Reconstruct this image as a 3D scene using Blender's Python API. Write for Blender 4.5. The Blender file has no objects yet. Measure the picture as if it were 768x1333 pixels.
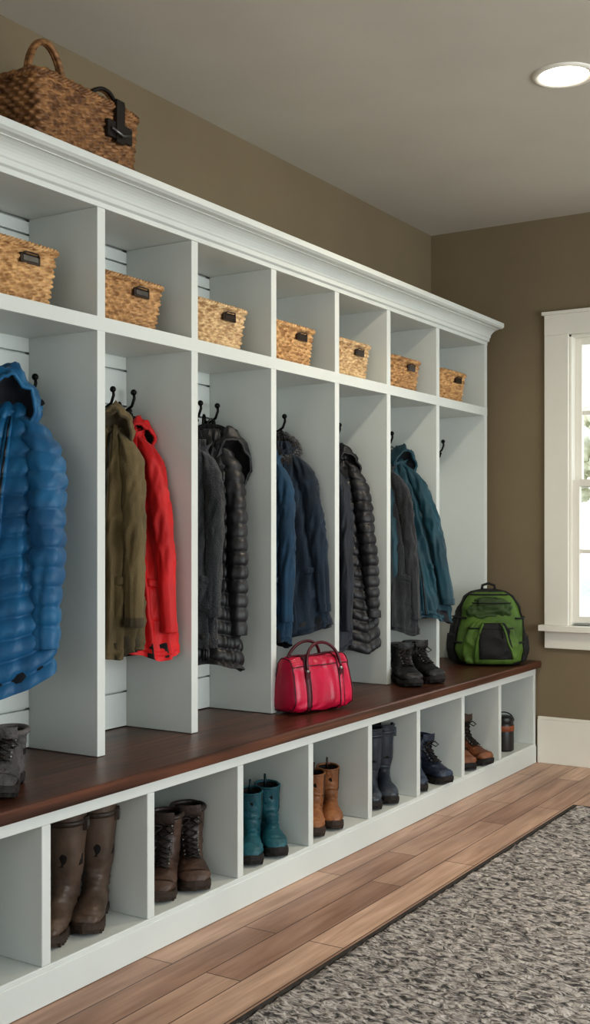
import bpy, math, random
import numpy as np
from mathutils import Vector, Matrix, noise
random.seed(7)
pi=math.pi
sc=bpy.context.scene

# ------------------------------------------------------------------ materials
def newmat(name):
    m=bpy.data.materials.new(name); m.use_nodes=True
    return m, m.node_tree, m.node_tree.nodes['Principled BSDF']
def s2l(c):
    return tuple(((x/255.0)/12.92 if x/255.0<=0.04045 else ((x/255.0+0.055)/1.055)**2.4) for x in c)
def mat(name,c1,c2=None,rough=0.6,scale=8.0,bump=0.0,bscale=60.0,metal=0.0,coat=0.0,sheen=0.0,stretch=(1,1,1),detail=4.0,bstretch=(1,1,1)):
    m,nt,b=newmat(name)
    c1=s2l(c1); c2=s2l(c2) if c2 else tuple(x*0.8 for x in c1)
    tc=nt.nodes.new('ShaderNodeTexCoord')
    mp=nt.nodes.new('ShaderNodeMapping'); mp.inputs['Scale'].default_value=stretch
    nt.links.new(tc.outputs['Object'],mp.inputs['Vector'])
    n=nt.nodes.new('ShaderNodeTexNoise'); n.inputs['Scale'].default_value=scale; n.inputs['Detail'].default_value=detail
    nt.links.new(mp.outputs[0],n.inputs['Vector'])
    r=nt.nodes.new('ShaderNodeValToRGB')
    r.color_ramp.elements[0].position=0.35; r.color_ramp.elements[1].position=0.65
    r.color_ramp.elements[0].color=(*c2,1); r.color_ramp.elements[1].color=(*c1,1)
    nt.links.new(n.outputs['Fac'],r.inputs['Fac'])
    nt.links.new(r.outputs['Color'],b.inputs['Base Color'])
    b.inputs['Roughness'].default_value=rough; b.inputs['Metallic'].default_value=metal
    b.inputs['Coat Weight'].default_value=coat; b.inputs['Sheen Weight'].default_value=sheen
    if bump>0:
        mp2=nt.nodes.new('ShaderNodeMapping'); mp2.inputs['Scale'].default_value=bstretch
        nt.links.new(tc.outputs['Object'],mp2.inputs['Vector'])
        n2=nt.nodes.new('ShaderNodeTexNoise'); n2.inputs['Scale'].default_value=bscale; n2.inputs['Detail'].default_value=3
        nt.links.new(mp2.outputs[0],n2.inputs['Vector'])
        bp=nt.nodes.new('ShaderNodeBump'); bp.inputs['Strength'].default_value=bump; bp.inputs['Distance'].default_value=0.01
        nt.links.new(n2.outputs['Fac'],bp.inputs['Height']); nt.links.new(bp.outputs[0],b.inputs['Normal'])
    return m

M_white=mat('white_cabinet_paint',(208,213,209),(202,207,203),0.38,3,0.02,90)
M_wall=mat('olive_wall_paint',(132,119,96),(127,114,92),0.85,2.5,0.06,220)
M_wall2=mat('low_bounce_wall_paint',(92,82,66),(86,77,62),0.85,2.5,0.06,220)  # invented dark tone for the unseen walls, cuts bounce light onto the dividers
M_ceil=mat('ceiling_paint',(200,197,186),(194,191,180),0.9,2,0.04,200)
M_trim=mat('trim_paint',(232,230,220),(227,225,215),0.4,3)
M_black=mat('black_iron',(22,21,21),(15,15,15),0.4,20,0.05,60,metal=0.6)
M_leather=mat('dark_leather',(36,26,20),(22,17,14),0.45,20,0.2,120)

def wood_bench():
    m,nt,b=newmat('walnut_bench_wood')
    tc=nt.nodes.new('ShaderNodeTexCoord'); mp=nt.nodes.new('ShaderNodeMapping'); mp.inputs['Scale'].default_value=(28,1.2,28)
    nt.links.new(tc.outputs['Object'],mp.inputs['Vector'])
    n=nt.nodes.new('ShaderNodeTexNoise'); n.inputs['Scale'].default_value=1.5; n.inputs['Detail'].default_value=8; n.inputs['Distortion'].default_value=0.6
    nt.links.new(mp.outputs[0],n.inputs['Vector'])
    r=nt.nodes.new('ShaderNodeValToRGB'); r.color_ramp.elements[0].position=0.3; r.color_ramp.elements[1].position=0.72
    r.color_ramp.elements[0].color=(*s2l((50,29,21)),1); r.color_ramp.elements[1].color=(*s2l((108,68,50)),1)
    nt.links.new(n.outputs['Fac'],r.inputs['Fac']); nt.links.new(r.outputs['Color'],b.inputs['Base Color'])
    b.inputs['Roughness'].default_value=0.34
    return m
M_bench=wood_bench()

def floor_mat():
    m,nt,b=newmat('oak_plank_floor')
    tc=nt.nodes.new('ShaderNodeTexCoord'); sp=nt.nodes.new('ShaderNodeSeparateXYZ'); cb=nt.nodes.new('ShaderNodeCombineXYZ')
    nt.links.new(tc.outputs['Object'],sp.inputs[0]); nt.links.new(sp.outputs['Y'],cb.inputs['X']); nt.links.new(sp.outputs['X'],cb.inputs['Y'])
    br=nt.nodes.new('ShaderNodeTexBrick'); br.inputs['Scale'].default_value=1.0
    br.inputs['Brick Width'].default_value=0.95; br.inputs['Row Height'].default_value=0.115
    br.inputs['Mortar Size'].default_value=0.002; br.inputs['Mortar Smooth'].default_value=0.1
    br.offset=0.37; br.offset_frequency=2; br.squash=1.0
    br.inputs['Color1'].default_value=(*s2l((222,190,168)),1); br.inputs['Color2'].default_value=(*s2l((174,139,120)),1)
    br.inputs['Mortar'].default_value=(*s2l((88,62,50)),1); br.inputs['Bias'].default_value=-0.1
    nt.links.new(cb.outputs[0],br.inputs['Vector'])
    mp=nt.nodes.new('ShaderNodeMapping'); mp.inputs['Scale'].default_value=(1.6,22,1)
    nt.links.new(cb.outputs[0],mp.inputs['Vector'])
    n=nt.nodes.new('ShaderNodeTexNoise'); n.inputs['Scale'].default_value=1.6; n.inputs['Detail'].default_value=9; n.inputs['Distortion'].default_value=0.8
    nt.links.new(mp.outputs[0],n.inputs['Vector'])
    r=nt.nodes.new('ShaderNodeValToRGB'); r.color_ramp.elements[0].position=0.3; r.color_ramp.elements[1].position=0.7
    r.color_ramp.elements[0].color=(.66,.61,.57,1); r.color_ramp.elements[1].color=(1,1,1,1)
    nt.links.new(n.outputs['Fac'],r.inputs['Fac'])
    n3=nt.nodes.new('ShaderNodeTexNoise'); n3.inputs['Scale'].default_value=2.2; n3.inputs['Detail'].default_value=2
    mp3=nt.nodes.new('ShaderNodeMapping'); mp3.inputs['Scale'].default_value=(1.0,3.5,1); nt.links.new(cb.outputs[0],mp3.inputs['Vector']); nt.links.new(mp3.outputs[0],n3.inputs['Vector'])
    r3=nt.nodes.new('ShaderNodeValToRGB'); r3.color_ramp.elements[0].position=0.35; r3.color_ramp.elements[1].position=0.65
    r3.color_ramp.elements[0].color=(.78,.74,.72,1); r3.color_ramp.elements[1].color=(1.05,1.04,1.02,1)
    nt.links.new(n3.outputs['Fac'],r3.inputs['Fac'])
    mx=nt.nodes.new('ShaderNodeMixRGB'); mx.blend_type='MULTIPLY'; mx.inputs['Fac'].default_value=1
    nt.links.new(br.outputs['Color'],mx.inputs[1]); nt.links.new(r.outputs['Color'],mx.inputs[2])
    mx2=nt.nodes.new('ShaderNodeMixRGB'); mx2.blend_type='MULTIPLY'; mx2.inputs['Fac'].default_value=1
    nt.links.new(mx.outputs[0],mx2.inputs[1]); nt.links.new(r3.outputs['Color'],mx2.inputs[2])
    nt.links.new(mx2.outputs[0],b.inputs['Base Color'])
    b.inputs['Roughness'].default_value=0.38
    bp=nt.nodes.new('ShaderNodeBump'); bp.inputs['Strength'].default_value=0.35; bp.inputs['Distance'].default_value=0.004; bp.invert=True
    nt.links.new(br.outputs['Fac'],bp.inputs['Height']); nt.links.new(bp.outputs[0],b.inputs['Normal'])
    return m
M_floor=floor_mat()

def rug_mat():
    m,nt,b=newmat('heather_wool_rug')
    tc=nt.nodes.new('ShaderNodeTexCoord'); mp=nt.nodes.new('ShaderNodeMapping'); mp.inputs['Scale'].default_value=(32,66,20)
    nt.links.new(tc.outputs['Object'],mp.inputs['Vector'])
    n=nt.nodes.new('ShaderNodeTexNoise'); n.inputs['Scale'].default_value=1.0; n.inputs['Detail'].default_value=2; n.inputs['Roughness'].default_value=0.7; n.inputs['Distortion'].default_value=0.7
    nt.links.new(mp.outputs[0],n.inputs['Vector'])
    r=nt.nodes.new('ShaderNodeValToRGB'); e=r.color_ramp.elements
    e[0].position=0.38; e[1].position=0.60
    e[0].color=(*s2l((56,52,49)),1); e[1].color=(*s2l((190,182,175)),1)
    nt.links.new(n.outputs['Fac'],r.inputs['Fac']); nt.links.new(r.outputs['Color'],b.inputs['Base Color'])
    b.inputs['Roughness'].default_value=0.95; b.inputs['Sheen Weight'].default_value=0.1
    bp=nt.nodes.new('ShaderNodeBump'); bp.inputs['Strength'].default_value=1.0; bp.inputs['Distance'].default_value=0.018
    nt.links.new(n.outputs['Fac'],bp.inputs['Height']); nt.links.new(bp.outputs[0],b.inputs['Normal'])
    return m
M_rug=rug_mat()
M_rugedge=mat('rug_binding',(66,60,56),(50,46,43),0.9,40,0.3,200)
M_wick2=mat('brown_wicker',(162,120,78),(98,66,40),0.55,26,0.25,140,stretch=(1,1,3))
M_tag=mat('metal_label',(140,140,138),(110,110,108),0.3,10,metal=0.8)
M_tagd=mat('dark_label',(48,36,28),(34,27,22),0.4,20)

# ------------------------------------------------------------------ mesh builder
class MB:
    def __init__(s): s.v=[];s.f=[];s.m=[];s.sm=[]
    def addv(s,p): s.v.append(tuple(p)); return len(s.v)-1
    def face(s,idx,mi=0,sm=True): s.f.append(tuple(idx)); s.m.append(mi); s.sm.append(sm)
    def box(s,x0,x1,y0,y1,z0,z1,mi=0):
        b=len(s.v)
        for z in (z0,z1):
            for (x,y) in ((x0,y0),(x1,y0),(x1,y1),(x0,y1)): s.v.append((x,y,z))
        for q in ((0,3,2,1),(4,5,6,7),(0,1,5,4),(1,2,6,5),(2,3,7,6),(3,0,4,7)):
            s.face([b+i for i in q],mi,False)
    def loft(s,rings,mi=0,cap0=False,cap1=False,closed=True,sm=True,loop=False):
        n=len(rings[0]); b=len(s.v)
        for r in rings:
            for p in r: s.v.append(tuple(p))
        R=len(rings)
        for i in range(R if loop else R-1):
            i2=(i+1)%R
            for j in range(n if closed else n-1):
                j2=(j+1)%n
                s.face((b+i*n+j,b+i*n+j2,b+i2*n+j2,b+i2*n+j),mi,sm)
        if cap0: s.face([b+j for j in range(n)][::-1],mi,sm)
        if cap1: s.face([b+(R-1)*n+j for j in range(n)],mi,sm)
    def tube(s,pts,r,n=8,mi=0,loop=False,caps=True):
        pts=[Vector(p) for p in pts]; rings=[]; N=len(pts); prev=None
        for i,p in enumerate(pts):
            if loop: t=pts[(i+1)%N]-pts[(i-1)%N]
            else: t=pts[min(i+1,N-1)]-pts[max(i-1,0)]
            t.normalize()
            if prev is None:
                u=t.orthogonal().normalized()
            else:
                u=(prev-t*prev.dot(t)).normalized()
            prev=u; w=t.cross(u)
            rr=r[i] if isinstance(r,(list,tuple)) else r
            rings.append([p+u*(rr*math.cos(2*pi*k/n))+w*(rr*math.sin(2*pi*k/n)) for k in range(n)])
        s.loft(rings,mi,caps and not loop,caps and not loop,loop=loop)
    def ball(s,c,r,mi=0,nu=12,nv=8,sc3=(1,1,1)):
        rings=[]
        for i in range(nv+1):
            ph=pi*(i+0.02)/(nv+0.04)
            rings.append([(c[0]+r*sc3[0]*math.sin(ph)*math.cos(2*pi*j/nu),c[1]+r*sc3[1]*math.sin(ph)*math.sin(2*pi*j/nu),c[2]+r*sc3[2]*math.cos(ph)) for j in range(nu)])
        s.loft(rings,mi,True,True)
    def xform(s,start,M):
        for i in range(start,len(s.v)): s.v[i]=tuple(M@Vector(s.v[i]))
    def build(s,name,mats,bevel=0,loc=(0,0,0),rotz=0):
        me=bpy.data.meshes.new(name); me.from_pydata(s.v,[],s.f); me.update()
        for m in mats: me.materials.append(m)
        me.polygons.foreach_set('material_index',s.m); me.polygons.foreach_set('use_smooth',s.sm)
        import bmesh
        bm=bmesh.new(); bm.from_mesh(me); bmesh.ops.recalc_face_normals(bm,faces=bm.faces); bm.to_mesh(me); bm.free()
        o=bpy.data.objects.new(name,me); sc.collection.objects.link(o)
        o.location=loc; o.rotation_euler=(0,0,rotz)
        if bevel>0:
            md=o.modifiers.new('bevel','BEVEL'); md.width=bevel; md.segments=2; md.limit_method='ANGLE'
        return o

def crom(P,n):
    P=np.array(P,float); K=len(P); out=[]
    for i in range(n):
        t=i/(n-1)*(K-1); k=min(int(t),K-2); f=t-k
        p0=P[max(k-1,0)];p1=P[k];p2=P[k+1];p3=P[min(k+2,K-1)]
        out.append(0.5*((2*p1)+(-p0+p2)*f+(2*p0-5*p1+4*p2-p3)*f*f+(-p0+3*p1-3*p2+p3)*f**3))
    return out
def interp(x,xs,ys): return float(np.interp(x,xs,ys))
def sp(x,e): return math.copysign(abs(x)**e,x)
def ridge(v): return 1-2*abs(noise.noise(v))*1.6

# ------------------------------------------------------------------ room shell
XL=-2.66; XR=2.3; YB=5.68; YF=-1.8; ZC=2.81; XW=XL+0.004
def boxobj(name,b,m,bevel=0):
    mb=MB()
    for q in (b if isinstance(b[0],(tuple,list)) else [b]): mb.box(*q)
    return mb.build(name,[m],bevel)
boxobj('floor',(XL-0.2,XR+0.2,YF-0.2,YB+0.2,-0.1,0.0),M_floor)
boxobj('ceiling',(XL-0.2,XR+0.2,YF-0.2,YB+0.2,ZC,ZC+0.15),M_ceil)
boxobj('wall_left',(XL-0.15,XL,YF-0.15,YB+0.15,0,ZC),M_wall)
WX0,WX1,WZ0,WZ1=-1.885,-0.95,0.715,2.20
boxobj('wall_back',[(XL,WX0,YB,YB+0.15,0,ZC),(WX1,XR,YB,YB+0.15,0,ZC),(WX0,WX1,YB,YB+0.15,0,WZ0),(WX0,WX1,YB,YB+0.15,WZ1,ZC)],M_wall)
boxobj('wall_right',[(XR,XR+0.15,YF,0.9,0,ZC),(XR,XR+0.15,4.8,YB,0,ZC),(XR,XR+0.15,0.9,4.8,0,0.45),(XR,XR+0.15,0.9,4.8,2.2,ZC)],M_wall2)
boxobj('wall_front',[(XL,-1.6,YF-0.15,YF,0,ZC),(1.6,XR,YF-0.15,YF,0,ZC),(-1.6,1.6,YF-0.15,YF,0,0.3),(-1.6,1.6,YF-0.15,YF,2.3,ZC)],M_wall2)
boxobj('baseboard_back',[(-2.05,XR,YB-0.018,YB,0,0.225),(-2.05,XR,YB-0.013,YB,0.225,0.24)],M_trim,0.003)
boxobj('baseboard_right',[(XR-0.018,XR,YF,YB-0.018,0,0.2)],M_trim,0.003)

mb=MB(); y=YB; cw=0.125
mb.box(WX0-cw,WX0,y-0.022,y,WZ0,WZ1,0); mb.box(WX1,WX1+cw,y-0.022,y,WZ0,WZ1,0)
mb.box(WX0-cw,WX1+cw,y-0.024,y,WZ1,WZ1+0.105,0); mb.box(WX0-cw-0.012,WX1+cw+0.012,y-0.034,y,WZ1+0.105,WZ1+0.122,0)
mb.box(WX0-cw-0.02,WX1+cw+0.02,y-0.06,y+0.04,WZ0-0.03,WZ0,0)
mb.box(WX0-cw,WX1+cw,y-0.02,y,WZ0-0.12,WZ0-0.03,0)
mb.box(WX0,WX0+0.012,y,y+0.14,WZ0,WZ1,0); mb.box(WX1-0.012,WX1,y,y+0.14,WZ0,WZ1,0); mb.box(WX0,WX1,y,y+0.14,WZ1-0.012,WZ1,0); mb.box(WX0,WX1,y+0.04,y+0.14,WZ0-0.0,WZ0+0.012,0)
zm=1.44
def sash(mb,y0,z0,z1):
    x0=WX0+0.012; x1=WX1-0.012; s=0.034
    mb.box(x0,x0+s,y0,y0+0.035,z0,z1,0); mb.box(x1-s,x1,y0,y0+0.035,z0,z1,0)
    mb.box(x0+s,x1-s,y0,y0+0.035,z0,z0+s,0); mb.box(x0+s,x1-s,y0,y0+0.035,z1-s,z1,0)
    xm=(x0+x1)/2; zz=(z0+z1)/2
    mb.box(xm-0.01,xm+0.01,y0+0.008,y0+0.028,z0+s,z1-s,0); mb.box(x0+s,x1-s,y0+0.008,y0+0.028,zz-0.01,zz+0.01,0)
    mb.box(x0+s,x1-s,y0+0.016,y0+0.019,z0+s,z1-s,1)
sash(mb,y+0.02,WZ0+0.012,zm+0.02); sash(mb,y+0.06,zm-0.02,WZ1-0.012)
mg,nt,b=newmat('window_glass')
tr=nt.nodes.new('ShaderNodeBsdfTransparent'); gl=nt.nodes.new('ShaderNodeBsdfGlossy'); gl.inputs['Roughness'].default_value=0.02
mxs=nt.nodes.new('ShaderNodeMixShader'); mxs.inputs[0].default_value=0.06
nt.links.new(tr.outputs[0],mxs.inputs[1]); nt.links.new(gl.outputs[0],mxs.inputs[2]); nt.links.new(mxs.outputs[0],nt.nodes['Material Output'].inputs[0])
mb.build('window_1',[M_trim,mg],0.002)
mb=MB()
for yy in (0.9,2.2,3.5,4.74): mb.box(XR+0.03,XR+0.1,yy,yy+0.06,0.45,2.2)
mb.box(XR+0.03,XR+0.1,0.96,4.74,0.45,0.51); mb.box(XR+0.03,XR+0.1,0.96,4.74,2.14,2.2)
mb.build('window_2',[M_trim])
mb=MB()
for xx in (-1.6,-0.03,1.54): mb.box(xx,xx+0.06,YF-0.1,YF-0.03,0.3,2.3)
mb.box(-1.54,1.54,YF-0.1,YF-0.03,0.3,0.36); mb.box(-1.54,1.54,YF-0.1,YF-0.03,2.24,2.3)
mb.build('window_3',[M_trim])

# exterior
M_lawn=mat('lawn',(204,206,192),(186,190,170),0.95,3,0.4,20)
mb=MB(); mb.box(-40,25,5.95,60,-0.35,-0.25); mb.build('lawn',[M_lawn])
M_leaf=mat('foliage',(226,222,200),(200,200,172),0.8,6,0.8,14)
M_bark=mat('bark',(190,178,164),(164,152,138),0.9,10,0.6,20,stretch=(1,1,.2))
def tree(x,y,h,seed):
    mb=MB(); rnd=random.Random(seed)
    mb.tube([(0,0,0.002),(0.05,0.03,h*0.3),(-0.04,0.05,h*0.6),(0,0,h*0.85)],[0.15,0.12,0.08,0.03],10,1)
    for k in range(34):
        a=rnd.random()*6.28; rr=rnd.random()*h*0.28; zz=h*(0.38+0.57*rnd.random())
        cx,cy=rr*math.cos(a),rr*math.sin(a); R=h*0.06*(0.5+0.7*rnd.random())
        if k%2==0: mb.tube([(0,0,zz-0.4),(cx*.6,cy*.6,zz-0.1),(cx,cy,zz)],[0.05,0.03,0.015],6,1)
        rings=[]
        for i in range(13):
            ph=pi*(i+.02)/12.04; ring=[]
            for j in range(18):
                d=Vector((math.sin(ph)*math.cos(2*pi*j/18),math.sin(ph)*math.sin(2*pi*j/18),math.cos(ph)))
                q=R*(1+0.6*noise.noise(d*3+Vector((k,seed,0))))
                ring.append((cx+d.x*q,cy+d.y*q,zz+d.z*q))
            rings.append(ring)
        mb.loft(rings,0,True,True)
    return mb.build('tree',[M_leaf,M_bark],loc=(x,y,-0.249))
for i,(x,y,h) in enumerate([(-8.4,28,4.6),(-4.5,30,6.0),(2,26,5.0)]): tree(x,y,h,i+1)

# ------------------------------------------------------------------ locker cabinet
XF=-2.28; XBK=-2.56
UD=[1.16,1.63,2.10,2.573,3.034,3.516,3.984,4.438,4.947,5.535]
mb=MB(); t=0.0175
for yd in UD: mb.box(XBK,XF,yd-t,yd+t,0.5285,2.16)
mb.box(XBK,XF+0.001,UD[0]-t,UD[-1]+t,1.793,1.836)
mb.box(XBK,XF+0.002,UD[0]-t,UD[-1]+t,2.16,2.205)
mb.box(XW,XF+0.06,UD[0]-t,UD[-1]+t,2.235,2.262)
mb.box(XW,XBK-0.018,UD[0]-t,UD[-1]+t,0.5285,2.235)
z=0.53
while z<2.15:
    z2=min(z+0.122,2.16); mb.box(XBK-0.018,XBK,UD[0],UD[-1],z,z2-0.0065); z=z2
prof=[(XF,2.175),(XF+0.012,2.18),(XF+0.014,2.195)]
for k in range(9):
    a=k/8*pi/2; prof.append((XF+0.018+0.062*(1-math.cos(a)),2.198+0.042*math.sin(a)))
prof+=[(XF+0.085,2.244),(XF+0.09,2.247),(XF+0.09,2.268),(XF-0.02,2.268),(XF-0.02,2.175)]
yE=UD[-1]+t
def crown_ring(y,shift=0): return [(x,y+(x-XF)*shift,z) for x,z in prof]
mb.loft([crown_ring(UD[0]-t),crown_ring(yE,0.1)],0,True,True,sm=False)
mb.build('upper_locker_cabinet',[M_white],0.0015)

LX=-2.055
LD=[1.28,1.69,2.113,2.529,2.976,3.408,3.846,4.270,4.727,5.167,5.638]
mb=MB(); t=0.016
for yd in LD: mb.box(-2.62,LX,yd-t,yd+t,0.10,0.455)
mb.box(-2.62,LX+0.001,LD[0]-t,LD[-1]+t,0.085,0.10)
mb.box(-2.62,LX+0.001,LD[0]-t,LD[-1]+t,0.455,0.49)
mb.box(XW,-2.62,LD[0]-t,LD[-1]+t,0.001,0.49)
mb.box(-2.62,LX+0.004,LD[0]-t,LD[-1]+t,0.001,0.087)
mb.build('boot_cubby_bench_base',[M_white],0.0025)
mb=MB(); mb.box(XW,LX+0.025,LD[0]-t-0.01,YB-0.005,0.491,0.527)
mb.build('wooden_bench_seat',[M_bench],0.006)

def hook(x,y,z):
    mb=MB()
    mb.loft([[(0.0,0.011*math.cos(a),0.032*math.sin(a)) for a in np.linspace(0,2*pi,17)[:-1]],
             [(0.006,0.009*math.cos(a),0.029*math.sin(a)) for a in np.linspace(0,2*pi,17)[:-1]]],0,True,True)
    mb.tube([(0.003,0,0.0),(0.03,0,-0.002),(0.055,0,0.012),(0.066,0,0.038),(0.064,0,0.055)],[0.0055,0.0055,0.005,0.005,0.0045],8)
    mb.ball((0.063,0,0.058),0.0105)
    mb.tube([(0.003,0,-0.012),(0.016,0,-0.028),(0.034,0,-0.032),(0.045,0,-0.018),(0.046,0,-0.008)],0.005,8)
    mb.ball((0.046,0,-0.004),0.0085)
    for zz in (-0.022,0.022): mb.ball((0.006,0,zz),0.003)
    mb.build('coat_hook',[M_black],loc=(x,y,z))
for i in range(2,9):
    y1=UD[i+1]
    hook(XBK+0.0005,y1-0.055,1.608)
    hook(XBK+0.0005,y1-0.16,1.608)

# ------------------------------------------------------------------ baskets
def rr_outline(t_,a,b,e=0.42):
    return sp(math.cos(t_),e)*a, sp(math.sin(t_),e)*b
def basket(x,L,Wd,H,taper=0.86,label=True,lid=False):
    mb=MB(); NS=320; rows=int(H/0.0145); p=H/rows; NR=rows*6
    ts=np.linspace(0,2*pi,2001); pts=np.array([rr_outline(a,Wd/2,L/2,0.22) for a in ts])
    d=np.r_[0,np.cumsum(np.linalg.norm(np.diff(pts,axis=0),axis=1))]; per=d[-1]
    nw=int(per/0.036)
    sx=np.interp(np.linspace(0,per,NS+1)[:-1],d,pts[:,0]); sy=np.interp(np.linspace(0,per,NS+1)[:-1],d,pts[:,1])
    rings=[]
    for r in range(NR+1):
        zz=H*r/NR; k=taper+(1-taper)*(zz/H)**0.8; row=int(zz/p-1e-6); ring=[]
        for i in range(NS):
            nx,ny=sx[i]/(Wd/2),sy[i]/(L/2); nl=math.hypot(nx,ny)+1e-6; nx/=nl;ny/=nl
            w=abs(math.sin(pi*zz/p))**0.6*(0.5+0.5*math.sin(2*pi*i/NS*nw+pi*(row%2)))
            off=-0.006+0.0115*w+0.002*noise.noise(Vector((sx[i]*12,sy[i]*12,zz*12+x)))
            ring.append((sx[i]*k+nx*off,sy[i]*k+ny*off,zz))
        rings.append(ring)
    mb.loft(rings,0,True,False)
    if not lid:
        inner=[[(px*0.93,py*0.955,pz) for px,py,pz in rings[-1]],[(px*0.9,py*0.93,0.012) for px,py,pz in rings[0]]]
        mb.loft([rings[-1]]+inner,0,False,True)
    for ph in (0,pi*2/3,pi*4/3):
        path=[]; N=360
        for i in range(N):
            s_=i/N*NS; i0=int(s_)%NS; i1=(i0+1)%NS; f=s_-int(s_)
            bx=sx[i0]*(1-f)+sx[i1]*f; by=sy[i0]*(1-f)+sy[i1]*f
            a=2*pi*i/N*int(per/0.045)+ph
            nl=math.hypot(bx/(Wd/2),by/(L/2))
            path.append((bx+bx/(Wd/2)/nl*0.005*math.cos(a),by+by/(L/2)/nl*0.005*math.cos(a),H+0.005*math.sin(a)))
        mb.tube(path,0.0055,6,0,loop=True)
    if label:
        k=taper+(1-taper)*0.78
        x0=Wd/2*k+0.003; zb=H*0.68
        mb.box(x0-0.002,x0+0.005,0.005,0.08,zb,zb+0.026,1)
        mb.box(x0+0.004,x0+0.0065,0.014,0.071,zb+0.006,zb+0.020,2)
        mb.tube([(x0+0.003,0.008,zb+0.022),(x0+0.012,0.02,zb+0.029),(x0+0.012,0.065,zb+0.029),(x0+0.003,0.077,zb+0.022)],0.0026,6,1)
    if lid:
        lr=[]
        for r in range(30):
            q=1-r/29.0; zz=H+0.008+0.028*(1-q*q)
            ring=[]
            for i in range(NS):
                w=abs(math.sin(pi*r/3.0+0.3))*(0.5+0.5*math.sin(2*pi*i/NS*nw+pi*(int(r/3)%2)))
                ring.append((sx[i]*(q*1.03+0.001),sy[i]*(q*1.03+0.001),zz+0.006*w))
            lr.append(ring)
        lr=[[(px,py,H-0.006) for px,py,pz in lr[0]]]+lr
        mb.loft(lr,0,True,True)
    return mb
bys=[2.453,2.94,3.424,3.903,4.372,4.87,5.404]
M_wv=[mat('wicker_a',(214,174,122),(150,110,68),0.55,30,0.25,140,stretch=(1,1,3)),mat('wicker_b',(204,162,112),(138,102,64),0.55,34,0.25,140,stretch=(1,1,3)),mat('wicker_c',(224,196,152),(160,126,88),0.55,38,0.25,140,stretch=(1,1,3))]
for i,yr in enumerate(bys):
    L=0.335 if i<3 else 0.31
    H=[0.165,0.150,0.150,0.150,0.152,0.145,0.148][i]
    mb=basket(i*3.3,L,0.19,H)
    mb.build('wicker_storage_basket',[M_wv[[0,1,2,0,2,1,0][i]],M_tagd,M_tag if i<2 else M_tagd],loc=(-2.425,yr-L/2,1.8385))
mb=basket(0,0.48,0.27,0.225,taper=0.93,label=False,lid=True)
x0=0.138
def arch(mb,cx,cy,cz,wx,wy,h,r,mi,n=24,lean=0.0):
    mb.tube([(cx+wx*math.cos(a)+lean*math.sin(a),cy+wy*math.cos(a),cz+h*math.sin(a)) for a in np.linspace(pi,0,n)],r,8,mi)
for o in (-0.005,0.005): arch(mb,0.03+o,-0.10,0.235,0.0,0.078,0.135,0.0085,0)
mb.ball((0.03,-0.178,0.242),0.014,1); mb.ball((0.03,-0.022,0.242),0.014,1)
for o in (0.0,0.012): arch(mb,0.05+o,0.12,0.245,0.0,0.065,0.05,0.0065,1 if o else 0,lean=0.02)
mb.box(x0-0.004,x0+0.008,0.05,0.17,0.125,0.175,1); mb.box(x0+0.0,x0+0.011,0.09,0.13,0.115,0.24,1)
mb.box(x0-0.03,x0+0.010,0.09,0.13,0.232,0.246,1)
mb.tube([(x0+0.012,0.065,0.15),(x0+0.02,0.11,0.135),(x0+0.012,0.155,0.15)],0.005,8,2)
mb.build('picnic_basket',[M_wick2,M_leather,M_tag],0,loc=(-2.445,2.57,2.2735),rotz=math.radians(3))

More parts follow.
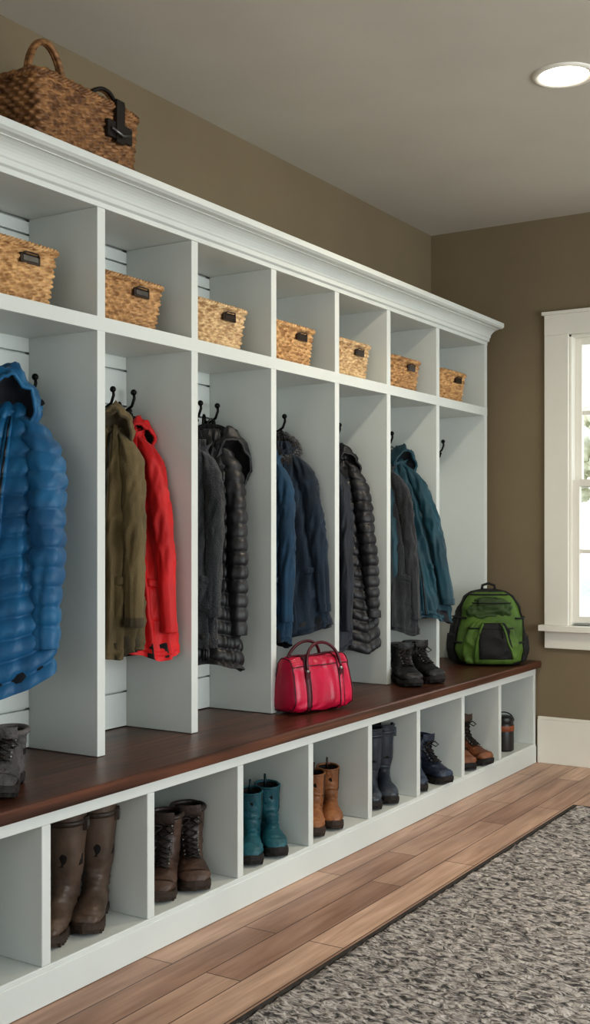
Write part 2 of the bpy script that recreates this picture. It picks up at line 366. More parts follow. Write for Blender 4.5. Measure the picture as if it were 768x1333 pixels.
# ------------------------------------------------------------------ coats
def fabric(name,c1,c2,rough=0.7,bump=0.25,bs=260,sheen=0.1,coat=0.0,scale=6): return mat(name,c1,c2,rough,scale,bump,bs,sheen=sheen,coat=coat)
M_zip=mat('zipper_dark',(20,20,22),(12,12,14),0.4,30)
def coat(name,top,bot,alpha,W,D,shell,lining,trim,pitch=0,hood=None,seed=0,tilt=0.0,sl=0.74,fur=None,collar=True,pockets=True,zipm=None,sr=1.0,hoodoff=(0,0,0),fold=1.0):
    mb=MB(); al=math.radians(alpha)
    a=Vector((math.cos(al),math.sin(al),0)); n=Vector((math.sin(al),-math.cos(al),0)); zv=Vector((0,0,1))
    top=Vector(top); bot=Vector(bot); Hh=top.z-bot.z
    def C(s):
        k=max(0,min(1,s))**0.75
        p=top.lerp(bot,k); p.z=top.z+(bot.z-top.z)*s; return p
    def puff(d,amp=0.014):
        return amp*(abs(math.sin(pi*d/pitch))**0.5-0.4) if pitch else 0
    ws=[0,.04,.09,.16,.28,.45,.7,1.0]; wv=[.20,.28,.42,.56,.66,.74,.86,.98]
    dv=[.5,.6,.75,.9,1.0,1.0,1.0,.92]
    fa=fold*(0.5 if pitch else 1.0)
    def P(th,s,off=0.0):
        s_=max(0,min(1,s))
        w=W*interp(s_,ws,wv); d=D*interp(s_,ws,dv)
        c,si=math.cos(th),math.sin(th)
        f=1+0.22*noise.noise(Vector((c*1.4+seed*3.1,si*1.4,s*1.6)))+0.03*noise.noise(Vector((c*3+seed,si*3,s*7)))
        q=off+puff(s*Hh+0.008*noise.noise(Vector((c*2,si*2,s*3+seed))))
        q+=fa*(0.017*min(1,s_*1.6+.15)*ridge(Vector((c*3.1+seed*1.7,si*3.1,s*1.1+0.6*c)))+0.006*ridge(Vector((c*2.0+seed,si*2,s*9+3*c))))
        x=sp(c,0.85)*(w*f+q); y=sp(si,0.85)*(d*f+q)
        if si>0: y-=0.012*math.exp(-(c/0.10)**2)*(1 if off<=0 else 0.5)
        p=C(s)+a*x+n*y
        p.z+=tilt*x*s_+0.014*s_*math.sin(2*th+seed)+0.006*s_*math.sin(5*th)
        return p
    NR=int(190 if pitch else 100); NT=96
    rings=[[P(2*pi*j/NT,i/NR) for j in range(NT)] for i in range(NR+1)]
    mb.loft(rings,0,True,False)
    cc=C(1.0)
    r1=rings[-1]
    def scl(r,k,dz): return [cc+(Vector(p)-cc)*k+Vector((0,0,dz)) for p in r]
    mb.loft([r1,scl(r1,0.93,0.004),scl(r1,0.85,0.05)],1,False,True)
    def patch(t0,t1,s0,s1,off,mi,nt=10,ns=30,closed=False):
        g=[[P(t0+(t1-t0)*j/nt,s0+(s1-s0)*i/ns,off if 0<i<ns and (closed or 0<j<nt) else -0.003) for j in range(nt+(0 if closed else 1))] for i in range(ns+1)]
        mb.loft(g,mi,closed=closed)
    patch(pi/2-0.07,pi/2+0.07,0.06,0.99,0.006,2,6,150)
    if zipm is not False: patch(pi/2-0.02,pi/2+0.02,0.06,0.99,0.009,3,4,150)
    if not pitch: patch(0,2*pi,0.955,0.985,0.0025,0,96,4,True)
    if pockets:
        for c0 in (pi/2-0.75,pi/2+0.38):
            patch(c0,c0+0.42,0.66,0.70,0.010,0,8,6); patch(c0+0.02,c0+0.40,0.69,0.84,0.006,0,8,12)
    for sg in (-1,1):
        NS=140 if pitch else 90; NC=32; rg=[]
        for i in range(NS+1):
            tt=i/NS; s=0.06+sl*tt
            ax=sg*W*(interp(tt,[0,.05,.14,.3,.6,1],[.22,.40,.56,.68,.78,.86])); ny=D*(0.35+0.40*math.sin(pi*min(1,tt*1.05)))+0.014*tt
            cpt=C(s)+a*ax+n*ny; cpt.z+=tilt*ax*s
            rad=sr*W/0.15*interp(tt,[0,.03,.12,.5,.93,1.0],[.010,.030,.046,.042,.034,.032])
            ring=[]
            for j in range(NC):
                th=2*pi*j/NC; c_,s_=math.cos(th),math.sin(th)
                q=rad*(1+0.14*noise.noise(Vector((c_+seed*2+sg*5,s_,tt*5)))+fa*0.16*ridge(Vector((c_*1.6+sg,s_*1.6,tt*(7+3*math.sin(pi*tt))+seed+1.2*c_))))+puff(tt*sl*Hh,0.011)
                ring.append(cpt+a*(c_*q*0.92)+n*(s_*q*0.95)+zv*(0.3*rad*c_*-sg*(1-min(1,tt*3))))
            rg.append(ring)
        mb.loft(rg,0,True,False)
        c2=sum((Vector(p) for p in rg[-1]),Vector())/NC
        mb.loft([[c2+(Vector(p)-c2)*1.04+Vector((0,0,0.026)) for p in rg[-1]],[c2+(Vector(p)-c2)*1.08 for p in rg[-1]],[c2+(Vector(p)-c2)*1.05-Vector((0,0,0.004)) for p in rg[-1]],[c2+(Vector(p)-c2)*0.82 for p in rg[-1]],[c2+(Vector(p)-c2)*0.7+Vector((0,0,.03)) for p in rg[-1]]],2,False,True)
    if collar:
        rg=[]; NC=40
        for i in range(7):
            q=i/6; ring=[]
            for j in range(NC):
                th=2*pi*j/NC
                rr=W*0.34*(1+0.25*q)+0.008*noise.noise(Vector((math.cos(th)*2,math.sin(th)*2,q*3+seed)))
                h=0.055*q*(0.45+0.55*(-math.sin(th)))
                ring.append(C(0.04)+a*rr*1.15*math.cos(th)+n*(D*0.4+rr*0.25)*math.sin(th)+zv*(h+0.002-0.03*math.sin(th)*(1-q)))
            rg.append(ring)
        inn=[[C(0.04)+(Vector(p)-C(0.04))*0.86 for p in rg[k]] for k in (6,0)]
        mb.loft(rg,2); mb.loft([rg[-1]]+inn,1,False,True)
    if hood:
        hs=hood; o=C(0.05)+a*hoodoff[0]+n*hoodoff[1]+zv*hoodoff[2]
        od=(n*0.8+a*0.15-zv*0.15).normalized(); rings=[]; NU,NV=44,40
        uu=od.cross(zv).normalized(); vv=uu.cross(od)
        cut=math.radians(58)
        for i in range(NV+1):
            ph=pi*(0.01+0.98*i/NV); ring=[]
            for j in range(NU):
                th=2*pi*j/NU
                d=od*math.cos(ph)+(uu*math.cos(th)+vv*math.sin(th))*math.sin(ph)
                r=hs*(1+0.20*noise.noise(d*2.2+Vector((seed,0,0)))+0.07*ridge(d*2.6+Vector((0,seed,0))))
                zc=d.z; pin=1.0-0.35*max(0,-zc)-0.30*max(0,zc)**2
                q=Vector((d.x*r*pin,d.y*r*pin,d.z*r*1.45))
                if ph<cut:
                    m=q.dot(od); base=hs*math.cos(cut); q-=od*(m-base+(0.85*hs)*(math.cos(ph)-math.cos(cut))/(1-math.cos(cut)))
                if pitch: q+=d*puff(q.z+0.2,0.007)
                ring.append(o+q)
            rings.append(ring)
        k=int(cut/pi*NV)
        mb.loft(rings[:k+1],1,True,False); mb.loft(rings[k:],0,False,True)
        mb.tube(rings[k],0.006,8,2,loop=True)
    if fur is not None:
        NC=60; rg=[]
        for i in range(NC):
            th=2*pi*i/NC; rr=W*0.42
            c3=C(0.06)+a*rr*math.cos(th)+n*(D*0.7)*math.sin(th)+zv*(0.012-0.05*math.sin(th))
            u=(a*math.cos(th)+n*math.sin(th)).normalized(); ring=[]
            for j in range(14):
                p2=2*pi*j/14; q=0.022*(1+0.5*noise.noise(Vector((i*0.9,j*0.9,seed))))
                ring.append(c3+u*q*math.cos(p2)+zv*q*1.2*math.sin(p2))
            rg.append(ring)
        mb.loft(rg,4,loop=True)
    t0=C(0)
    mb.tube([t0+a*0.02+zv*-0.005,t0+a*0.012+zv*0.03,t0+zv*0.04,t0-a*0.012+zv*0.03,t0-a*0.02-zv*0.005],0.0025,6,3)
    mats=[shell,lining,trim,zipm if zipm else M_zip]
    if fur is not None: mats.append(fur)
    return mb.build(name,mats)

F_blue=fabric('blue_nylon',(16,100,142),(8,76,116),0.52,0.12,90); F_navylin=fabric('navy_lining',(18,24,34),(10,14,22))
F_olive=fabric('olive_cotton',(106,92,62),(86,74,48),0.85,0.35,300); F_olive2=fabric('olive_trim',(76,66,44),(60,52,36),0.85)
F_red=fabric('red_softshell',(206,18,22),(176,12,16),0.62,0.15,200)
F_blk=fabric('black_nylon',(36,37,40),(24,24,27),0.48,0.12,90,0.0); F_blk2=fabric('black_lining',(14,14,16),(8,8,10))
F_gry=fabric('charcoal_fleece',(54,57,61),(36,38,42),0.95,0.6,180,0.2); F_navy=fabric('navy_wool',(16,38,56),(10,26,40),0.85,0.4,220,0.1)
F_blue2=fabric('mid_blue_cotton',(18,64,92),(12,48,72),0.8); F_teal=fabric('teal_shell',(10,66,80),(6,50,62),0.58,0.15,160)
F_fur=fabric('dark_fur',(40,35,34),(16,14,14),0.95,1.0,150,0.3)
F_navy2=fabric('deep_navy_shell',(20,30,44),(12,20,30),0.6)

coat('blue_puffer_jacket',(-2.48,2.42,1.585),(-2.40,2.215,0.73),44,0.19,0.075,F_blue,F_navylin,F_blue,pitch=0.058,hood=0.092,seed=1,tilt=0.30,sl=0.82,hoodoff=(-0.01,0.05,0.0),pockets=False,sr=0.95)
coat('olive_field_jacket',(-2.485,2.86,1.565),(-2.425,2.715,0.81),38,0.132,0.05,F_olive,F_olive2,F_olive2,seed=2,hood=0.066,hoodoff=(0.01,0.03,-0.015),sl=0.82)
coat('red_rain_jacket',(-2.49,2.945,1.56),(-2.405,2.88,0.795),42,0.130,0.042,F_red,F_blk2,F_red,seed=3,hood=0.056,hoodoff=(0.03,0.0,-0.025),sl=0.84,zipm=F_blk2)
coat('charcoal_coat',(-2.485,3.32,1.53),(-2.435,3.150,0.80),40,0.125,0.045,F_gry,F_blk2,F_gry,seed=4,sl=0.8)
coat('black_puffer_jacket',(-2.49,3.415,1.575),(-2.42,3.275,0.71),42,0.135,0.055,F_blk,F_blk2,F_blk,pitch=0.05,hood=0.082,seed=5,hoodoff=(0.065,0.01,-0.085),pockets=False,sl=0.8)
coat('blue_coat',(-2.485,3.80,1.52),(-2.44,3.65,0.76),40,0.12,0.045,F_blue2,F_navylin,F_blue2,seed=6,sl=0.82)
coat('navy_wool_coat',(-2.49,3.89,1.56),(-2.40,3.822,0.785),44,0.148,0.055,F_navy,F_navylin,F_navy,seed=7,fur=F_fur,tilt=0.18,sl=0.84,zipm=False)
coat('navy_parka',(-2.485,4.26,1.52),(-2.44,4.12,0.70),40,0.12,0.045,F_navy2,F_blk2,F_navy2,seed=8,hood=0.055,sl=0.84)
coat('black_puffer_jacket',(-2.49,4.345,1.56),(-2.405,4.272,0.69),44,0.138,0.05,F_blk,F_blk2,F_blk,pitch=0.046,hood=0.070,seed=9,hoodoff=(0.025,0.01,-0.05),pockets=False,sl=0.78)
coat('charcoal_fleece_jacket',(-2.485,4.78,1.53),(-2.39,4.65,0.735),42,0.13,0.048,F_gry,F_blk2,F_gry,seed=10,sl=0.86)
coat('teal_shell_jacket',(-2.475,4.85,1.56),(-2.29,4.80,0.78),46,0.143,0.052,F_teal,F_navylin,F_teal,seed=11,hood=0.07,hoodoff=(0.03,0.01,-0.02),sl=0.84)

# ------------------------------------------------------------------ footwear
M_sole=mat('rubber_sole',(34,30,28),(24,22,20),0.7,30,0.2,80)
M_in=mat('boot_lining',(30,26,24),(20,18,16),0.9,30)
M_lace=mat('boot_lace',(40,34,30),(24,20,18),0.8,60)
def boot_part(mb,H,L,W,style,T):
    """x forward, y sideways, z up"""
    st=len(mb.v); k=L/0.29; s0=0.024
    sh=H
    if style=='tall': shaft=[((.074,sh),(-.070,sh),.135),((.071,sh*.8),(-.068,sh*.8),.13),((.066,sh*.55),(-.062,sh*.55),.118),((.060,sh*.38+.02),(-.056,sh*.38),.100)]
    elif style=='chelsea': shaft=[((.058,sh),(-.060,sh+.008),.10),((.054,sh*.8),(-.058,sh*.8),.098),((.054,sh*.65),(-.056,sh*.62),.092)]
    else: shaft=[((.060,sh),(-.058,sh+.006),.105),((.055,sh*.86),(-.056,sh*.84),.10),((.056,sh*.72),(-.055,sh*.66),.092)]
    ctl=shaft+[((.070,.122),(-.062,.085),.086),((.092,.105),(-.070,.045),.082),((.120,.090),(-.058,s0),.084),((.145,.080),(.030,s0-.002),.092),((.175,.070),(.100,s0-.002),.104),((.200,.062),(.155,s0),.102),((.220,.050),(.200,s0),.080),((.230,.036),(.226,s0+.004),.040)]
    flat=[(f[0]*k,f[1],b[0]*k,b[1],w*W/0.105) for f,b,w in ctl]
    R=crom(flat,54); NC=36; rings=[]
    def pt(ri,th,off=0):
        r=R[ri]; cx,cz=(r[0]+r[2])/2,(r[1]+r[3])/2; hx,hz=(r[0]-r[2])/2,(r[1]-r[3])/2
        ln=math.hypot(hx,hz)+1e-6; c,s=math.cos(th),math.sin(th)
        wr=0.003*noise.noise(Vector((c*2,s*2,ri*0.35+H*30)))+0.0026*ridge(Vector((c*1.2+H*9,s*1.2,ri*0.55)))*math.exp(-((ri-20)/8.0)**2)
        e=0.9
        return Vector((cx+sp(c,e)*hx*(1+(off+wr)/ln),sp(s,e)*(r[4]/2+off+wr),cz+sp(c,e)*hz*(1+(off+wr)/ln)))
    for i in range(54): rings.append([pt(i,2*pi*j/NC) for j in range(NC)])
    mb.loft(rings,0,False,True)
    c0=sum(rings[0],Vector())/NC
    mb.loft([rings[0],[c0+(p-c0)*.93 for p in rings[0]],[c0+(p-c0)*.88-Vector((0,0,H*.45)) for p in rings[0]]],2,False,True)
    mb.tube(rings[0],0.004 if style!='lace' else 0.008,8,3 if style=='lace' else 0,loop=True)
    def fw(x):
        return W/0.105*interp(x/k,[-.074,-.066,-.045,0,.05,.11,.16,.195,.22,.235,.242],[.0,.022,.036,.038,.036,.046,.053,.050,.038,.022,.0])
    xs=[k*v for v in np.concatenate([[-.074,-.071,-.066],np.linspace(-.055,.215,46),[.225,.233,.239,.242]])]
    out=[(x,fw(x)) for x in xs]+[(x,-fw(x)) for x in xs[::-1][1:-1]]
    def so(z,e,lug=0): 
        r=[]
        for i,(x,y_) in enumerate(out):
            q=e+(lug if (i//2)%2 else 0)
            zz=z
            if z<0.012 and 0.0*k<x<0.045*k: zz=0.010
            if x>0.19*k: zz+=0.010*((x/k-.19)/.05)
            r.append((x+(q if x>0.08 else -q)*0.8*min(1,abs(x-0.08*k)/0.1),y_+(q if y_>0 else -q),zz))
        return r
    mb.loft([so(0,0.0,-0.004),so(0.010,0.002,-0.003),so(0.012,0.003,0),so(s0+.002,0.003,0),so(s0+.005,-0.001,0)],1,True,True,sm=False)
    if style=='tall':
        mb.loft([[pt(i,2*pi*j/NC,o_) for j in range(NC)] for i,o_ in ((2,0),(2,.0035),(3,.004),(3,0))],3)
        for sg in (pi/2,-pi/2):
            b=pt(3,sg,0.004)
            mb.box(b.x-.012,b.x+.012,b.y-.005,b.y+.005,b.z-.016,b.z+.020,3); mb.box(b.x-.007,b.x+.007,b.y-.007,b.y+.007,b.z-.006,b.z+.012,4)
        mb.loft([[pt(i,2*pi*j/NC,0.003 if i>46 else 0) for j in range(NC)] for i in range(46,53)],0)
    elif style=='chelsea':
        for c0_ in (pi/2,3*pi/2):
            mb.loft([[pt(i,c0_-0.42+0.84*j/8,0.0022 if 0<i and 0<j<8 else -0.001) for j in range(9)] for i in range(0,15)],3,closed=False)
        b=rings[0][NC//2]; mb.tube([b+Vector((0.003,0,-.02)),b+Vector((-.004,0,.012)),b+Vector((-.001,0,.022)),b+Vector((.005,0,.01)),b+Vector((.007,0,-.02))],0.004,6,3)
    else:
        mb.loft([[pt(i,-0.5+1.0*j/8,0.006+(0.010 if i<4 else 0))+Vector((0,0,0.022 if i==0 else 0)) for j in range(9)] for i in range(0,30)],3,closed=False)
        n=8
        for q in range(n):
            i=1+int(q*3.7)
            p1=pt(i,0.42,0.008); p2=pt(i,-0.42,0.008); p3=pt(min(i+4,40),0.42,0.008); p4=pt(min(i+4,40),-0.42,0.008)
            m1=pt(i+2,0,0.016); 
            mb.tube([p1,m1,p4],0.0028,6,5); mb.tube([p2,m1+Vector((.001,0,.001)),p3],0.0028,6,5)
            mb.ball(p1,0.0045,4,8,5); mb.ball(p2,0.0045,4,8,5)
        b=pt(4,0,0.016)
        for sg in (-1,1):
            mb.tube([b,b+Vector((.012,sg*.02,.006)),b+Vector((.018,sg*.036,-.008)),b+Vector((.014,sg*.022,-.016)),b],0.0026,6,5)
        mb.loft([[pt(i,2*pi*j/NC,0.003 if i>42 else 0) for j in range(NC)] for i in range(41,53)],6)
        mb.loft([[pt(i,pi*0.62+pi*0.76*j/14,0.0035 if 14<i<30 and 0<j<14 else 0) for j in range(15)] for i in range(13,33)],6,closed=False)
        for s1,s2 in ((0.45,1.5),(-0.45,-1.5)):
            mb.loft([[pt(i,s1+(s2-s1)*j/8,0.003 if 1<i<34 and 0<j<8 else 0) for j in range(9)] for i in range(1,36)],6,closed=False)
    mb.xform(st,T)
def pair(name,poss,H,L,W,style,mats,z):
    mb=MB(); cx=sum(p[0] for p in poss)/len(poss); cy=sum(p[1] for p in poss)/len(poss)
    for (x,y,ang,*rest) in poss:
        T=Matrix.Translation((x-cx,y-cy,0))@Matrix.Rotation(math.radians(ang),4,'Z')@Matrix.Translation((-0.06*L/.29,0,0))
        boot_part(mb,rest[0] if rest else H,L,W,style,T)
    return mb.build(name,mats,loc=(cx,cy,z))
def lm(name,c1,c2,rough=.5,b=.25): return mat(name,c1,c2,rough,14,b,90)
Z1=0.1005; 
B_br=lm('brown_rubber',(88,72,60),(68,55,46),0.48,0.1); B_db=lm('dark_brown_leather',(84,64,52),(54,40,34)); B_tl=lm('teal_leather',(22,88,98),(14,66,76)); 
B_tan=lm('tan_leather',(146,96,58),(110,70,42)); B_nv=lm('navy_rubber',(50,58,68),(36,42,50),0.4,0.08); B_gr=lm('slate_leather',(48,60,78),(34,42,56)); B_cg=lm('cognac_leather',(128,80,50),(92,56,36)); B_bk=lm('black_leather',(32,32,34),(20,20,22)); B_gy=lm('grey_knit',(88,86,86),(58,57,58),0.9,0.6)
def ms(u,t=None,s=None): return [u,s or M_sole,M_in,t or u,M_tag,M_lace,u]
M_bs=mat('brown_sole',(60,46,36),(44,34,27),0.7,30)
pair('tall_rubber_boots',[(-2.195,2.305,-66),(-2.185,2.43,-58)],0.325,0.235,0.092,'tall',ms(B_br,lm('brown_strap',(60,48,40),(48,38,32)),M_bs),Z1)
pair('hiking_boots',[(-2.19,2.755,-60),(-2.18,2.875,-46)],0.215,0.245,0.102,'lace',ms(B_db,lm('padded_collar',(60,48,42),(44,34,30)),M_bs),Z1)
pair('chelsea_boots',[(-2.165,3.19,-56),(-2.16,3.305,-46)],0.205,0.225,0.088,'chelsea',ms(B_tl,lm('teal_elastic',(16,52,58),(10,38,44))),Z1)
pair('ankle_boots',[(-2.16,3.60,-60),(-2.16,3.715,-54)],0.195,0.215,0.085,'chelsea',ms(B_tan,lm('brown_elastic',(70,46,32),(52,34,24)),M_bs),Z1)
pair('wellington_boots',[(-2.175,4.065,-58),(-2.17,4.172,-50)],0.295,0.225,0.086,'tall',ms(B_nv),Z1)
pair('slate_work_boots',[(-2.165,4.44,-55),(-2.165,4.59,-25)],0.18,0.235,0.095,'lace',ms(B_gr),Z1)
pair('cognac_hiking_boots',[(-2.18,4.93,-40),(-2.175,5.04,-16)],0.205,0.24,0.10,'lace',ms(B_cg,B_db),Z1)
pair('black_walking_boots',[(-2.235,4.50,-46),(-2.22,4.635,-30)],0.160,0.24,0.098,'lace',ms(B_bk),0.5285)
pair('grey_knit_shoes',[(-2.205,2.12,-55),(-2.19,1.99,-60)],0.140,0.235,0.092,'lace',ms(B_gy,lm('grey_cuff',(110,106,104),(78,76,76),.9,.6)),0.5285)

mb=MB(); pr=[(0,.046),(.004,.052),(.01,.053),(.13,.053),(.136,.050),(.14,.052),(.165,.052),(.17,.048),(.172,.01)]
mb.loft([[(r*math.cos(a),r*math.sin(a),z_) for a in np.linspace(0,2*pi,33)[:-1]] for z_,r in pr],0,True,True)
mb.loft([[(r*math.cos(a),r*math.sin(a),z_) for a in np.linspace(0,2*pi,33)[:-1]] for z_,r in [(.10,.0535),(.102,.0548),(.125,.0548),(.127,.0535)]],1)
mb.tube([(0.054*math.cos(a)*1.0,0,0.145+0.045*math.sin(a)) for a in np.linspace(0,pi,16)],0.003,6,2)
mb.build('lidded_storage_tin',[mat('tin_black',(36,34,34),(26,24,24),.4),mat('tin_label',(150,84,48),(120,64,36),.5),M_black],loc=(-2.13,5.395,Z1),rotz=0.6)

# ------------------------------------------------------------------ handbag
M_pink=mat('crimson_leather',(194,14,66),(160,9,50),0.42,8,0.15,160,coat=0.1); M_pinkd=mat('wine_leather',(84,14,32),(60,10,24),0.4,10,0.15,120)
mb=MB(); L=0.315; NR=60; NC=64; BH=0.205
def bagpt(u,th,off=0):
    e=max(0.0,1-abs(2*u-1)**9); k=0.62+0.38*e**0.5
    c,s=math.cos(th),math.sin(th); yy=sp(c,0.42); zz=sp(s,0.42)
    hh=BH/2*(1-0.05*math.sin(pi*u)*max(0,zz))*(0.80+0.20*e**0.5)
    wd=(0.073-0.034*(zz*0.5+0.5)**1.6)*k
    wr=0.006*noise.noise(Vector((u*5,c*2,s*2)))+0.003*ridge(Vector((u*7,c*2.5,s*2.5+4)))
    return Vector((yy*(wd+off+wr),(u-0.5)*(L*(1-0.05*(zz*0.5+0.5))+off),BH/2+0.004+zz*(hh+off+wr*.5)))
mb.loft([[bagpt(i/NR,2*pi*j/NC) for j in range(NC)] for i in range(NR+1)],0,True,True)
for u0 in (0.22,0.78):
    mb.loft([[bagpt(u0-0.028+0.056*i/6,2*pi*j/NC,0.004 if 0<i<6 else -0.001) for j in range(NC)] for i in range(7)],1 if u0<.5 else 0)
for u0 in (0.188,0.252,0.748,0.812,0.02,0.98): mb.tube([bagpt(u0,2*pi*j/NC,0.002) for j in range(NC)],0.002,6,1,loop=True)
for o in (-0.006,0.006): mb.tube([bagpt(0.05+0.9*i/30,pi/2,0.003)+Vector((o,0,0)) for i in range(31)],0.0028,6,1)
for q in range(2): mb.tube([bagpt(0.02+0.96*i/40,pi*0.12 if q==0 else pi*0.88,0.002) for i in range(41)],0.002,6,1)
for sg in (-1,1):
    pts=[]
    for q in np.linspace(0,1,30):
        a=pi*q; pts.append((sg*(0.058-0.022*math.sin(a)),-0.088*math.cos(a),0.155+0.10*math.sin(a)**0.75))
    mb.tube(pts,0.0058,8,1)
    for yy in (-0.088,0.088):
        mb.ball((sg*0.058,yy,0.155),0.009,2); mb.box(sg*0.060-0.004,sg*0.060+0.004,yy-0.011,yy+0.011,0.11,0.155,1)
mb.build('crimson_leather_handbag',[M_pink,M_pinkd,M_tag],loc=(-2.198,3.66,0.5285),rotz=math.radians(-14))

# ------------------------------------------------------------------ backpack
M_gn=mat('green_ripstop',(84,114,42),(64,90,30),0.65,8,0.3,240); M_gnd=mat('dark_green_panel',(54,78,32),(40,58,26),0.65,8,0.3,240); M_bkf=mat('black_webbing',(26,27,26),(16,17,16),0.75,20,0.4,260)
mb=MB()
def pk(zf,th,cx=0,cy=0,W0=0.178,D0=0.11,H0=0.375,z0=0.003,off=0,seed=0):
    w=W0*interp(zf,[0,.05,.2,.5,.75,.9,.97,1],[.88,.98,1.04,1,.88,.66,.42,.12]); d=D0*interp(zf,[0,.06,.25,.6,.85,.97,1],[.85,.98,1.05,.95,.78,.5,.15])
    c,s=math.cos(th),math.sin(th)
    q=off+0.014*noise.noise(Vector((c*1.7+seed,s*1.7,zf*2.5)))+0.006*ridge(Vector((c*2.5,s*2.5,zf*4+seed)))
    return Vector((cx+sp(c,0.72)*(w+q),cy+sp(s,0.72)*(d+q),z0+H0*zf))
NC=80
R1=[[pk(i/60,2*pi*j/NC) for j in range(NC)] for i in range(61)]
mb.loft(R1,2,True,True)
def pp(t0,t1,a0,a1,off,mi,nt=24,ns=30,**k):
    mb.loft([[pk(a0+(a1-a0)*i/ns,t0+(t1-t0)*j/nt,off=off if 0<j<nt and 0<i<ns else -0.002,**k) for j in range(nt+1)] for i in range(ns+1)],mi,closed=False)
pp(-pi*0.82,-pi*0.14,0.03,0.97,0.006,0)
K=dict(W0=0.130,D0=0.062,H0=0.22,z0=0.012,cy=-0.088,seed=4)
mb.loft([[pk(i/30,2*pi*j/NC,**K) for j in range(NC)] for i in range(31)],0,True,True)
pp(-pi*0.60,-pi*0.22,0.1,0.93,0.004,2,**K)
K2=dict(W0=0.110,D0=0.045,H0=0.11,z0=0.232,cy=-0.070,seed=6)
mb.loft([[pk(i/24,2*pi*j/NC,**K2) for j in range(NC)] for i in range(25)],1,True,True)
mb.tube([pk(0.80,-pi*0.95+pi*0.9*j/30,off=0.004,**K) for j in range(31)],0.0035,6,2)
mb.tube([pk(0.72,-pi*0.95+pi*0.9*j/30,off=0.004,**K2) for j in range(31)],0.0032,6,2)
mb.tube([pk(0.05+0.88*q,-pi*0.84,off=0.008) for q in np.linspace(0,1,30)]+[pk(0.93,-pi*0.84+pi*0.68*q,off=0.008) for q in np.linspace(0,1,20)]+[pk(0.93-0.88*q,-pi*0.16,off=0.008) for q in np.linspace(0,1,30)],0.0045,6,2)
for x_ in (-0.055,0.06): mb.tube([(x_,-0.150,0.175),(x_+0.003,-0.156,0.16),(x_,-0.154,0.14)],0.003,6,2)
for q0,q1,a0,a1 in ((-0.64,-0.58,0.12,0.9),(-0.36,-0.24,0.9,0.12),):
    mb.tube([pk(a0+(a1-a0)*t_,pi*(q0+(q1-q0)*t_),off=0.006,**K) for t_ in np.linspace(0,1,14)],0.006,6,0)
for z_ in (0.3,0.62):
    for sg in (0,1):
        t0,t1=((-pi*0.30,pi*0.05) if sg else (-pi*0.70,-pi*1.05))
        mb.tube([pk(z_,t0+(t1-t0)*q,off=0.01) for q in np.linspace(0,1,12)],0.005,6,2)
for c0 in (0.0,pi): pp(c0-0.5,c0+0.5,0.02,0.40,0.016,2)
mb.tube([(-0.035,0.0,0.362),(-0.03,0,0.395),(0,0,0.405),(0.03,0,0.395),(0.035,0,0.362)],0.007,8,2)
for sg in (-1,1):
    mb.tube([(sg*0.05,0.08,0.34),(sg*0.10,0.12,0.31),(sg*0.17,0.11,0.20),(sg*0.19,0.09,0.09),(sg*0.15,0.07,0.012)],[0.012,0.016,0.016,0.012,0.008],10,2)
mb.build('green_backpack',[M_gn,M_gnd,M_bkf],loc=(-2.215,5.41,0.5275),rotz=math.radians(26))

# ------------------------------------------------------------------ rug
mb=MB(); rx0,rx1,ry0,ry1=-1.585,0.55,0.6,4.83; nx,ny=190,420
g=[]
for i in range(ny+1):
    row=[]
    for j in range(nx+1):
        x=rx0+0.012+(rx1-rx0-0.024)*j/nx; y_=ry0+0.012+(ry1-ry0-0.024)*i/ny
        h=0.013+0.007*noise.noise(Vector((x*24,y_*48,0)))+0.005*noise.noise(Vector((x*55,y_*75,3)))
        if i in(0,ny) or j in (0,nx): h=0.004
        row.append((x,y_,max(h,0.003)))
    g.append(row)
mb.loft(g,0,closed=False)
mb.box(rx0,rx0+0.014,ry0,ry1,0.001,0.012,1); mb.box(rx1-0.014,rx1,ry0,ry1,0.001,0.012,1); mb.box(rx0+.014,rx1-.014,ry0,ry0+0.014,0.001,0.012,1); mb.box(rx0+.014,rx1-.014,ry1-0.014,ry1,0.001,0.012,1)
mb.build('woven_area_rug',[M_rug,M_rugedge])

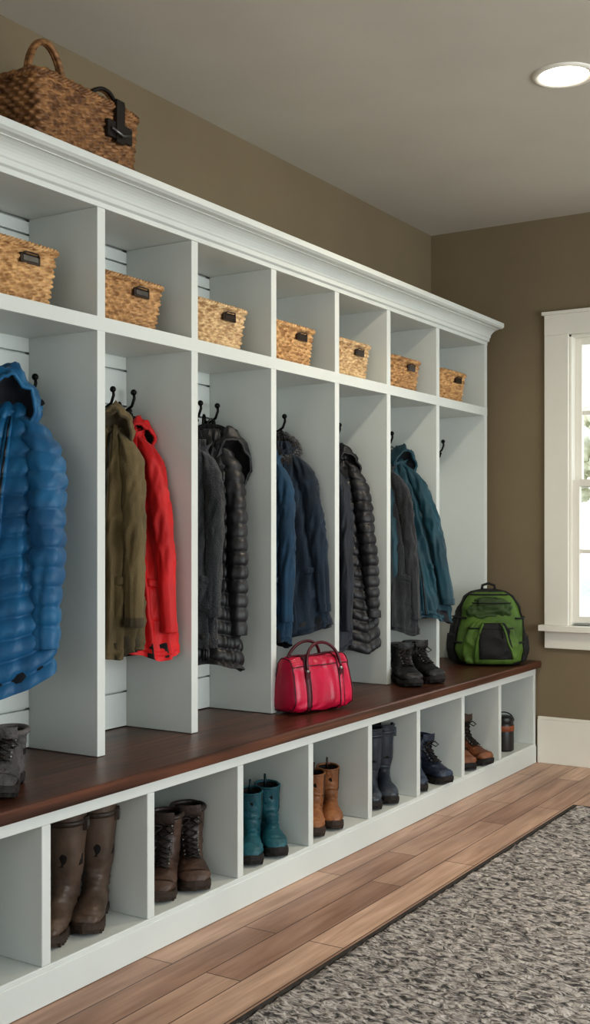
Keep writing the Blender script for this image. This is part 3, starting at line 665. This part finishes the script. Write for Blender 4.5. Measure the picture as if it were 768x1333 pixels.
# ------------------------------------------------------------------ downlights
me,nt,b=newmat('lamp_lens'); b.inputs['Emission Color'].default_value=(1,0.88,0.72,1); b.inputs['Emission Strength'].default_value=16; b.inputs['Base Color'].default_value=(.9,.9,.9,1)
def downlight(x,y,P):
    mb=MB()
    mb.loft([[(r*math.cos(a),r*math.sin(a),z_) for a in np.linspace(0,2*pi,49)[:-1]] for z_,r in [(0,.112),(-.006,.110),(-.009,.100),(-.006,.088),(-.001,.085)]],0)
    mb.loft([[(r*math.cos(a),r*math.sin(a),z_) for a in np.linspace(0,2*pi,49)[:-1]] for z_,r in [(-.001,.086),(-.004,.05),(-.005,.005)]],1,False,True)
    mb.build('recessed_downlight',[M_trim,me],loc=(x,y,ZC))
    l=bpy.data.lights.new('downlight_lamp','AREA'); l.shape='DISK'; l.size=0.16; l.energy=P; l.color=(1,0.86,0.68); l.spread=math.radians(150)
    o=bpy.data.objects.new('downlight_lamp',l); o.location=(x,y,ZC-0.02); sc.collection.objects.link(o)
for x,y,P in ((-1.32,3.92,14),(0.6,3.92,9),(0.6,1.9,2)): downlight(x,y,P)

def area(name,loc,rot,sx_,sy_,P,col):
    l=bpy.data.lights.new(name,'AREA'); l.shape='RECTANGLE'; l.size=sx_; l.size_y=sy_; l.energy=P; l.color=col
    o=bpy.data.objects.new(name,l); o.location=loc; o.rotation_euler=rot; sc.collection.objects.link(o)
area('daylight_right_window',(XR+0.2,2.85,1.32),(0,math.radians(90),0),1.75,3.9,120,(0.90,0.97,1.0))
area('daylight_front_window',(0,YF-0.2,1.3),(math.radians(90),0,0),3.2,2.0,7,(0.88,0.96,1.0))

w=bpy.data.worlds.new('World'); sc.world=w; w.use_nodes=True
nt=w.node_tree; bg=nt.nodes['Background']; 
tc=nt.nodes.new('ShaderNodeTexCoord'); spx=nt.nodes.new('ShaderNodeSeparateXYZ'); nt.links.new(tc.outputs['Generated'],spx.inputs[0])
rp=nt.nodes.new('ShaderNodeValToRGB'); rp.color_ramp.elements[0].position=0.0; rp.color_ramp.elements[1].position=0.6
rp.color_ramp.elements[0].color=(0.95,0.95,0.93,1); rp.color_ramp.elements[1].color=(0.74,0.86,1,1)
nt.links.new(spx.outputs['Z'],rp.inputs[0]); nt.links.new(rp.outputs[0],bg.inputs[0]); bg.inputs[1].default_value=2.3

# ------------------------------------------------------------------ camera
cam=bpy.data.cameras.new('camera'); co=bpy.data.objects.new('camera',cam); sc.collection.objects.link(co)
co.location=(0,0,1.2); co.rotation_euler=(math.radians(90),0,math.radians(31.9))
cam.sensor_fit='VERTICAL'; cam.sensor_height=36; cam.lens=36*1483/1333; cam.shift_y=24/1333
cam.clip_start=0.05
sc.camera=co
sc.view_settings.view_transform='Standard'
try: sc.view_settings.look='Medium High Contrast'
except Exception as e: print('look',e)
sc.view_settings.exposure=-0.1
